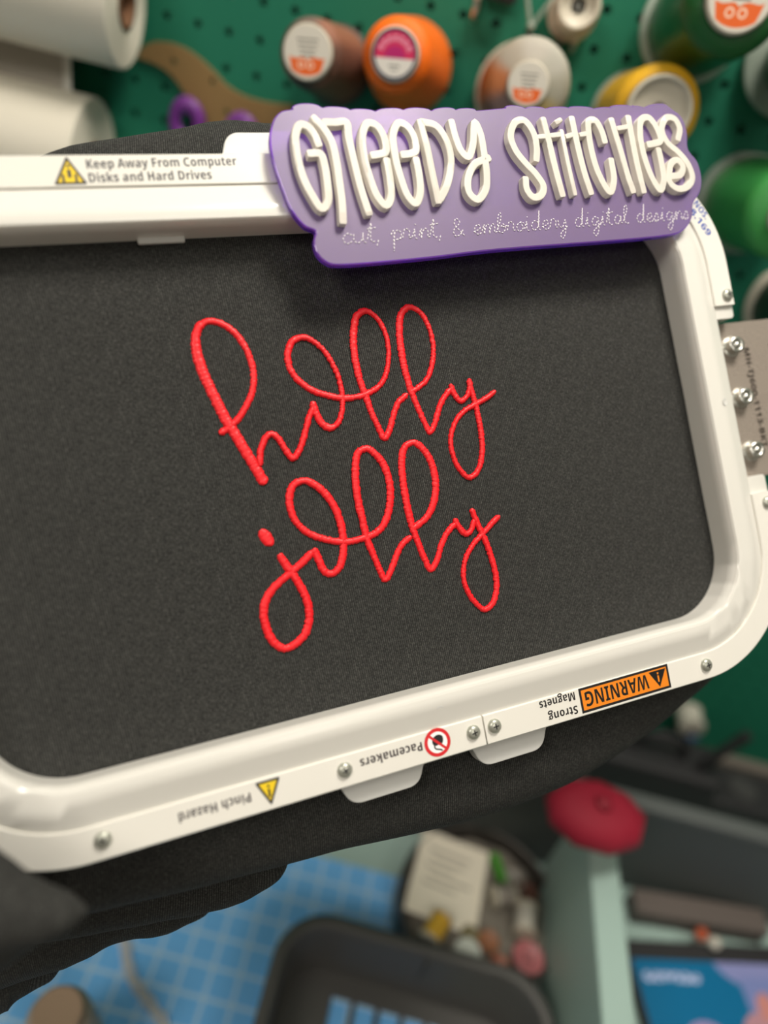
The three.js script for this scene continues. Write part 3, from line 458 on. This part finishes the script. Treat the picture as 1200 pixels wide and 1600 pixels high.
{ // tan cardboard template with a hooked neck
  const s = new THREE.Shape(); s.moveTo(-0.29, 1.3925); s.bezierCurveTo(-0.272, 1.3935, -0.262, 1.389, -0.2535, 1.381); s.bezierCurveTo(-0.247, 1.374, -0.2425, 1.37, -0.241, 1.352); s.lineTo(-0.238, 1.326); s.lineTo(-0.16, 1.34); s.lineTo(-0.158, 1.389);
  s.bezierCurveTo(-0.185, 1.3835, -0.205, 1.3845, -0.218, 1.392); s.bezierCurveTo(-0.232, 1.402, -0.25, 1.4125, -0.27, 1.4085); s.bezierCurveTo(-0.281, 1.407, -0.288, 1.402, -0.29, 1.3925);
  const hole = (x, y) => { const h = new THREE.Path(); h.absarc(x, y, 0.0022, 0, 2 * PI, true); s.holes.push(h); }; hole(-0.2595, 1.3975); hole(-0.2265, 1.3905); hole(-0.213, 1.371);
  const o = thing('cardboard_template', 'tan cardboard template with a hooked neck hanging on the green pegboard', 'template', [0, 0, -0.6695]);
  part(o, 'sheet', new THREE.ExtrudeGeometry(s, { depth: 0.0025, bevelEnabled: false, curveSegments: 16 }), std(lin(0.27, 0.165, 0.06), 0.85));
}
{ // scissors behind the hoop
  const o = thing('scissors', 'scissors with purple finger loops hanging behind the top of the hoop', 'scissors', [-0.219, 1.357, -0.657]), purple = std(lin(0.16, 0.03, 0.24), 0.4);
  for (const s of [-1, 1]) { const h = part(o, 'finger_loop', new THREE.TorusGeometry(0.0105, 0.0055, 12, 28).scale(1, 1.25, 1).translate(s * 0.024, 0, s * 0.002), purple); part(o, 'blade', [box(0.007, 0.085, 0.0022, 0, -0.055, 0, 0.001).rotateZ(s * 0.14).translate(s * 0.0145, -0.008, s * 0.0018)], M.steel); }
  part(o, 'pivot', cyl(0.003, 0.003, 0.008, 0, 0, 0, 16).rotateX(PI / 2).translate(0, -0.04, 0), M.dull);
}
{ // small white spool low on the pegboard
  const o = thing('hanging_spool', 'small white spool with a blue end low on the green pegboard', 'spool', [0.432, 0.841, -0.652]);
  part(o, 'spool_body', lathe([[0.003, -0.014], [0.015, -0.014], [0.016, -0.01], [0.013, 0], [0.016, 0.01], [0.015, 0.014], [0.003, 0.014]], 28).rotateX(PI / 2), std(lin(0.6, 0.58, 0.5), 0.5));
  part(o, 'blue_end', lathe([[0, 0], [0.011, 0], [0.012, -0.004], [0.01, -0.012], [0, -0.014]], 24).translate(0.008, -0.013, 0.004), std(lin(0.03, 0.1, 0.26), 0.5));
}
// ---------- white backing rolls at the upper left ----------
const film = std(lin(0.72, 0.68, 0.58), 0.5), core = std(lin(0.2, 0.095, 0.045), 0.85);
function roll(label, x, y, z, r, rc, turn) {
  const L = 0.34, o = thing('backing_roll', label, 'roll', [x, y, z], turn);
  part(o, 'wound_film', [lathe([[rc + 0.0018, 0], [r - 0.0015, 0], [r, -0.0015], [r, -L], [rc + 0.0018, -L]], 64).rotateZ(-PI / 2)], film);
  const spiral = []; for (let k = 1; k < 9; k++) spiral.push(new THREE.TorusGeometry(rc + (r - rc) * k / 9, 0.00035, 6, 60).rotateY(PI / 2)); part(o, 'film_edges', spiral, film);
  part(o, 'cardboard_core', [lathe([[rc - 0.003, -L], [rc - 0.003, 0.001], [rc + 0.0018, 0.001], [rc + 0.0018, -L], [rc - 0.003, -L]], 44).rotateZ(-PI / 2)], core);
  return o;
}
roll('upper white roll of backing film with an open cardboard core, in the top left corner', -0.279, 1.433, -0.622, 0.043, 0.0155, 0.08);
roll('lower white roll of backing film behind the left end of the hoop', -0.304, 1.3165, -0.617, 0.049, 0.0145, 0.08);
{
  const o = thing('plastic_sleeve', 'clear plastic sleeve standing between the two white rolls', 'sleeve', [-0.42, 1.379, -0.629]);
  part(o, 'sheet', box(0.18, 0.07, 0.0012, 0, 0, 0, 0.0005), std(lin(0.6, 0.56, 0.5), 0.3, { transmission: 0.4, roughness: 0.5 })); part(o, 'sealed_edge', box(0.006, 0.07, 0.002, 0.09, 0, 0, 0.0008), std(lin(0.72, 0.72, 0.68), 0.4));
}

// ---------- the desk and what stands on it ----------
const teal = std(lin(0.36, 0.5, 0.46), 0.5), DESK = 0.75;
{
  const o = thing('desk', 'pale teal painted desk below the green pegboard', 'desk', [0, 0, 0]);
  part(o, 'desk_top', box(2.0, 0.03, 0.74, 0, DESK - 0.015, -0.29, 0.004), teal);
  for (const [x, z] of [[-0.94, -0.6], [0.94, -0.6], [-0.94, 0.03], [0.94, 0.03]]) part(o, 'leg', box(0.05, DESK - 0.03, 0.05, x, (DESK - 0.03) / 2, z, 0.004), teal);
}
const gridTex = canvasTex(256, 256, (c) => { c.fillStyle = '#72beff'; c.fillRect(0, 0, 256, 256); c.strokeStyle = '#b2d8fb'; c.lineWidth = 34; c.strokeRect(0, 0, 256, 256); c.lineWidth = 3; c.strokeStyle = '#80c2fc'; c.beginPath(); c.moveTo(128, 0); c.lineTo(128, 256); c.moveTo(0, 128); c.lineTo(256, 128); c.stroke(); });
gridTex.wrapS = gridTex.wrapT = THREE.RepeatWrapping;
{
  const o = thing('cutting_mat', 'blue gridded cutting mat lying on the teal desk', 'cutting mat', [-0.2, DESK, -0.19]), W = 0.74, D = 0.44;
  const g = box(W, 0.003, D, 0, 0.0015, 0, 0.0012), p = g.attributes.position, uv = g.attributes.uv; for (let i = 0; i < p.count; i++) uv.setXY(i, (p.getX(i) - 0.005) / PITCH, (p.getZ(i) - 0.008) / PITCH);
  part(o, 'mat_sheet', g, std(0xffffff, 0.55, { map: gridTex }));
}
{ // black basket
  const o = thing('storage_basket', 'black plastic basket with rounded corners and a slotted floor on the blue mat', 'basket', [0.128, DESK + 0.003, -0.19], -0.02), black = std(lin(0.085, 0.083, 0.08), 0.5);
  const rr = (w, d, r) => { const s = new THREE.Shape(); s.moveTo(-w + r, -d); s.lineTo(w - r, -d); s.absarc(w - r, -d + r, r, -PI / 2, 0); s.lineTo(w, d - r); s.absarc(w - r, d - r, r, 0, PI / 2); s.lineTo(-w + r, d); s.absarc(-w + r, d - r, r, PI / 2, PI); s.lineTo(-w, -d + r); s.absarc(-w + r, -d + r, r, PI, 1.5 * PI); return s; };
  const W = 0.118, D = 0.125, ring = (w, d, r, y) => rr(w, d, r).getSpacedPoints(120).slice(0, 120).map((p) => new THREE.Vector3(p.x * 1000, y * 1000, p.y * 1000));
  const wall = [[-0.008, 0], [0, 0.062], [0.006, 0.065], [0.006, 0.0695], [-0.002, 0.071], [-0.005, 0.0685], [-0.0065, 0.055], [-0.012, 0.006], [-0.018, 0.003]].map(([e, y]) => ring(W + e, D + e, 0.042 + e, y));
  part(o, 'basket_wall', skin(wall, { caps: false }), black);
  const s = rr(W - 0.012, D - 0.012, 0.03);
  for (let k = 0; k < 7; k++) for (let j = 0; j < 3; j++) { const h = new THREE.Path(), x = -0.062 + k * 0.0225, y = -0.094 + j * 0.064; h.moveTo(x, y); h.lineTo(x, y + 0.05); h.lineTo(x + 0.018, y + 0.05); h.lineTo(x + 0.018, y); s.holes.push(h); }
  part(o, 'basket_floor', new THREE.ExtrudeGeometry(s, { depth: 0.003, bevelEnabled: false }).rotateX(PI / 2).translate(0, 0.004, 0), black);
  part(o, 'wall_seam', box(0.003, 0.06, 0.004, 0.01, 0.034, -D + 0.008, 0.001), black);
}
{ // round tin full of notions
  const TX = 0.1925, TZ = -0.3875;
  const o = thing('round_tin', 'round dark tin full of small sewing notions behind the basket', 'tin', [TX, DESK, TZ]); o.scale.set(1.17, 1, 1.17);
  part(o, 'tin_wall', lathe([[0, 0.002], [0.066, 0.002], [0.0675, 0.004], [0.0685, 0.034], [0.0695, 0.036], [0.0708, 0.035], [0.07, 0.0335], [0.069, 0.001], [0, 0]], 64), std(lin(0.12, 0.11, 0.1), 0.4, { metalness: 0.5 }));
  const put = (name, label, cat, x, z, y = 0.785, turn = 0) => { const g = thing(name, label, cat, [TX + (x - 0.1965) * 1.17, y, TZ + (z + 0.3965) * 1.17], turn); g.scale.setScalar(1.17); return g; };
  let q = put('filler_cloth', 'grey fabric scraps lining the round tin', 'fabric', 0.1965, -0.3965, DESK + 0.003);
  const fl = lathe([[0, 0.022], [0.02, 0.024], [0.04, 0.021], [0.06, 0.019], [0.0655, 0.012], [0.0655, 0], [0, 0]], 48), fp = fl.attributes.position; for (let i = 0; i < fp.count; i++) fp.setY(i, Math.max(0.0, fp.getY(i) + (fp.getY(i) > 0.01 ? 0.003 * Math.sin(fp.getX(i) * 190) * Math.cos(fp.getZ(i) * 160) : 0))); fl.computeVertexNormals();
  part(q, 'cloth', fl, std(lin(0.2, 0.18, 0.15), 0.9));
  q = put('paper_card', 'cream paper card with faint grey print on top of the tin', 'card', 0.1675, -0.4095, 0.7835, -0.12);
  const ct = canvasTex(256, 256, (c) => { c.fillStyle = '#eee6d4'; c.fillRect(0, 0, 256, 256); c.strokeStyle = '#a29c90'; c.lineWidth = 7; for (let k = 0; k < 5; k++) { c.beginPath(); c.moveTo(40 + (k % 2) * 18, 50 + k * 26); for (let x = 50; x < 200 - (k % 3) * 22; x += 16) c.lineTo(x + (k % 2) * 18, 50 + k * 26 + (x % 32 ? 5 : -5)); c.stroke(); } });
  part(q, 'card_sheet', box(0.062, 0.0012, 0.076, 0, 0.001, 0, 0.0005), std(0xffffff, 0.7, { map: ct }));
  const spool = (name, label, x, z, r, h, col, tilt) => { const s = put(name, label, 'spool', x, z, 0.7845, tilt); part(s, 'thread', cyl(r * 0.86, r * 0.86, h * 0.8, 0, r * 0.9, 0, 24).rotateZ(PI / 2).translate(r * 0.9, r * 0.9, 0), col); for (const e of [-1, 1]) part(s, 'flange', cyl(r, r, h * 0.1, 0, 0, 0, 24).rotateZ(PI / 2).translate(e * h * 0.45, r * 0.9, 0), cream); return s; };
  spool('thread_spool', 'golden yellow thread spool at the front of the tin', 0.159, -0.3625, 0.0095, 0.026, std(lin(0.65, 0.38, 0.03), 0.5), 1.15);
  q = put('bobbin', 'shiny white bobbin at the front of the tin', 'bobbin', 0.187, -0.352, 0.781); part(q, 'bobbin_disc', lathe([[0.002, 0], [0.011, 0], [0.0115, 0.0015], [0.004, 0.002], [0.004, 0.008], [0.0115, 0.0085], [0.011, 0.01], [0.002, 0.01]], 28), std(lin(0.72, 0.76, 0.7), 0.25)); part(q, 'bobbin_core', cyl(0.0035, 0.0035, 0.0104, 0, 0.0052, 0), std(lin(0.7, 0.74, 0.68), 0.25));
  q = put('clip', 'bright green sewing clip standing beside the cream card', 'clip', 0.2115, -0.4315, 0.783, 0.4); part(q, 'clip_arm', box(0.008, 0.004, 0.026, 0, 0.003, 0, 0.0015), std(lin(0.06, 0.3, 0.02), 0.4)); part(q, 'clip_base', box(0.0075, 0.002, 0.022, 0, 0, 0.001, 0.0008), std(lin(0.06, 0.3, 0.02), 0.4));
  const button = (label, x, z, r, col, group) => { const b = put('button', label, 'button', x, z, 0.7825); part(b, 'button_disc', lathe([[0, 0.003], [r * 0.6, 0.0032], [r * 0.75, 0.0046], [r * 0.95, 0.0046], [r, 0.003], [r * 0.9, 0.0005], [0, 0]], 28), std(col, 0.4)); for (const [a, c] of [[-1, -1], [1, -1], [-1, 1], [1, 1]]) part(b, 'button_hole', cyl(r * 0.09, r * 0.09, 0.0006, a * r * 0.2, 0.0033, c * r * 0.2, 10), M.dark); return b; };
  button('large pink button at the right of the tin', 0.2385, -0.363, 0.0135, lin(0.42, 0.13, 0.14));
  button('orange red button at the near rim of the tin', 0.2145, -0.351, 0.0085, lin(0.4, 0.11, 0.05));
  button('brown red button at the far right of the tin', 0.236, -0.4155, 0.011, lin(0.19, 0.08, 0.06));
  button('rust coloured button in the middle of the tin', 0.205, -0.3675, 0.009, lin(0.32, 0.13, 0.06));
  button('olive button beside the yellow spool', 0.189, -0.369, 0.0075, lin(0.2, 0.17, 0.08));
  button('grey button next to the green clip', 0.2245, -0.424, 0.0105, lin(0.36, 0.33, 0.3));
  spool('thread_spool', 'white thread spool at the right of the tin', 0.2335, -0.389, 0.0095, 0.024, std(lin(0.55, 0.52, 0.46), 0.5), 1.5);
  spool('thread_spool', 'grey thread spool right of the cream card', 0.2145, -0.4045, 0.009, 0.02, std(lin(0.28, 0.25, 0.22), 0.5), 0.4);
}
{ // beige cone on the mat, corner of the picture
  const o = thing('thread_cone', 'upright beige thread cone with a tan top at the bottom left corner', 'thread cone', [-0.131, DESK + 0.003, -0.187]);
  part(o, 'thread_winding', lathe([[0.004, 0.004], [0.032, 0.004], [0.034, 0.008], [0.023, 0.1], [0.0205, 0.106], [0.017, 0.108]], 48), std(lin(0.4, 0.34, 0.28), 0.6, { bumpMap: windBump, bumpScale: 0.0003 }));
  part(o, 'cone_tip', lathe([[0.019, 0.1], [0.0172, 0.116], [0.0155, 0.118], [0.0145, 0.1165], [0, 0.1165]], 40), std(lin(0.36, 0.25, 0.17), 0.7)); part(o, 'cone_base', lathe([[0, 0], [0.035, 0], [0.035, 0.004], [0, 0.004]], 40), cream);
}
{ // chain strap on the mat
  const o = thing('chain_strap', 'silver chain strap lying across the blue mat', 'chain', [0, DESK + 0.0058, 0]), g = new THREE.TorusGeometry(0.0042, 0.0013, 8, 18).scale(1.45, 1, 1);
  const c = new THREE.CatmullRomCurve3([[-0.148, 0, -0.318], [-0.1275, 0, -0.286], [-0.108, 0, -0.259], [-0.086, 0, -0.244], [-0.066, 0, -0.229], [-0.058, 0, -0.214]].map((p) => new THREE.Vector3(...p))), N = 17;
  for (let i = 0; i <= N; i++) { const p = c.getPointAt(i / N), t = c.getTangentAt(i / N), l = part(o, 'link', g, std(lin(0.7, 0.7, 0.71), 0.3, { metalness: 0.15 })); l.position.copy(p); l.rotation.set(i % 2 ? 1.0 : -1.0, Math.atan2(-t.z, t.x), 0, 'YXZ'); }
  part(o, 'clasp', [lathe([[0, 0], [0.005, 0.001], [0.0052, 0.012], [0.003, 0.016], [0, 0.0165]], 20).rotateZ(PI / 2).translate(-0.055, 0.0002, -0.21)], M.steel);
}
// teal divider, back panel and what stands beside them
{
  const d = thing('desk_divider', 'upright pale teal divider board running front to back beside the tin', 'divider', [0.2755, DESK, -0.285]); part(d, 'board', box(0.028, 0.15, 0.33, 0, 0.075, 0, 0.003), teal); part(d, 'foot_strip', box(0.034, 0.008, 0.33, 0, 0.004, 0, 0.002), teal);
  const b = thing('back_panel', 'low teal panel across the back of the desk, its shade put into a dark colour', 'panel', [0.43, DESK, -0.475]); part(b, 'board', box(0.66, 0.135, 0.014, 0, 0.0675, 0, 0.003), std(lin(0.075, 0.085, 0.083), 0.6)); part(b, 'top_rail', box(0.66, 0.008, 0.018, 0, 0.139, 0, 0.003), std(lin(0.1, 0.11, 0.11), 0.5));  // teal panel: the shade on it is painted in as dark grey
  const r = thing('pincushion', 'crimson pincushion with a pointed base on the far end of the teal divider', 'pincushion', [0.25, DESK + 0.15, -0.405]);
  part(r, 'cushion', lathe([[0, 0], [0.008, 0.001], [0.026, 0.02], [0.044, 0.036], [0.046, 0.044], [0.042, 0.056], [0.026, 0.063], [0, 0.064]], 9).rotateY(0.3).scale(1, 1, 0.7), std(lin(0.34, 0.006, 0.03), 0.7)); part(r, 'stem_button', lathe([[0, 0.069], [0.006, 0.068], [0.008, 0.064], [0, 0.063]], 16), std(lin(0.3, 0.01, 0.03), 0.6));
  const k = thing('tool_caddy', 'black tool caddy standing against the pegboard above the red pincushion', 'caddy', [0.385, DESK, -0.595]); part(k, 'caddy_body', box(0.15, 0.085, 0.06, 0, 0.0425, 0, 0.008), M.dark); part(k, 'caddy_handle', new THREE.TorusGeometry(0.03, 0.005, 10, 24, PI).translate(0, 0.085, 0), M.dark);
  const h = thing('marker', 'black marker leaning out of the tool caddy', 'marker', [0.432, DESK + 0.085, -0.585]); h.rotation.z = -0.3; part(h, 'barrel', cyl(0.006, 0.006, 0.07, 0, 0.022, 0), M.dark); part(h, 'marker_cap', cyl(0.0065, 0.0062, 0.03, 0, 0.062, 0), M.dark);
  const s = thing('power_strip', 'long black power strip at the foot of the pegboard', 'power strip', [0.62, DESK, -0.61]); part(s, 'strip_body', box(0.3, 0.04, 0.06, 0, 0.02, 0, 0.006), M.dark); for (let i = 0; i < 4; i++) part(s, 'socket', cyl(0.017, 0.017, 0.003, -0.105 + i * 0.07, 0.041, 0), std(lin(0.05, 0.05, 0.05), 0.5));
  const e = thing('flat_case', 'flat grey brown case lying in front of the darkened back panel', 'case', [0.437, DESK, -0.448], 0.1); part(e, 'case_body', box(0.15, 0.022, 0.026, 0, 0.011, 0, 0.003), std(lin(0.1, 0.085, 0.078), 0.6)); part(e, 'case_lid', box(0.15, 0.004, 0.026, 0, 0.0235, 0, 0.0015), std(lin(0.12, 0.1, 0.09), 0.6));
  const pic = canvasTex(512, 384, (c) => {
    c.fillStyle = '#0d6fa0'; c.fillRect(0, 0, 512, 384); c.fillStyle = '#8d93c8'; c.beginPath(); c.moveTo(240, 0); c.bezierCurveTo(260, 60, 330, 90, 512, 80); c.lineTo(512, 0); c.fill();
    c.fillStyle = '#7f8cc4'; c.fillRect(300, 40, 212, 190); c.strokeStyle = '#b9c6ee'; c.lineWidth = 12; c.lineCap = 'round'; for (let k = 0; k < 6; k++) { c.beginPath(); c.arc(34 + k * 27, 48, 9, 0.4 + k, 4.6 + k); c.stroke(); }
    c.fillStyle = '#a493c4'; c.beginPath(); c.ellipse(150, 250, 78, 90, 0, 0, 7); c.fill(); c.fillStyle = '#bf8f9c'; c.beginPath(); c.ellipse(300, 190, 42, 60, 0.5, 0, 7); c.fill(); c.fillStyle = '#d08d86'; c.beginPath(); c.ellipse(350, 120, 26, 40, 0.2, 0, 7); c.fill();
    c.fillStyle = '#2c4fc0'; c.beginPath(); c.ellipse(310, 262, 70, 54, 0, 0, 7); c.fill(); c.fillStyle = '#b99ac6'; c.beginPath(); c.ellipse(420, 280, 60, 96, -0.2, 0, 7); c.fill();
  });
  const t = thing('picture_box', 'black edged box with a blue and lilac picture on its lid, at the bottom right', 'box', [0.462, DESK, -0.349], 0.2); part(t, 'box_body', box(0.2, 0.014, 0.15, 0, 0.007, 0, 0.003), M.dark);
  const pp = part(t, 'picture_print', new THREE.PlaneGeometry(0.192, 0.128).rotateX(-PI / 2), std(0xffffff, 0.35, { map: pic })); pp.position.set(0, 0.0143, 0.008);
  const bead = (label, x, z, col) => { const o = thing('pin_head', label, 'pin', [x, DESK + 0.0145, z]); part(o, 'ball', new THREE.SphereGeometry(0.0065, 20, 14).translate(0, 0.0062, 0), std(col, 0.3)); part(o, 'pin_shaft', new THREE.CylinderGeometry(0.0007, 0.0007, 0.02, 6).rotateZ(PI / 2).translate(-0.012, 0.0012, 0), M.steel); };
  bead('round orange pin head on the top edge of the picture box', 0.4345, -0.425, lin(0.5, 0.09, 0.03)); bead('round white pin head beside the orange one', 0.4475, -0.4195, lin(0.6, 0.57, 0.5));
}
renderer.render(scene, camera);
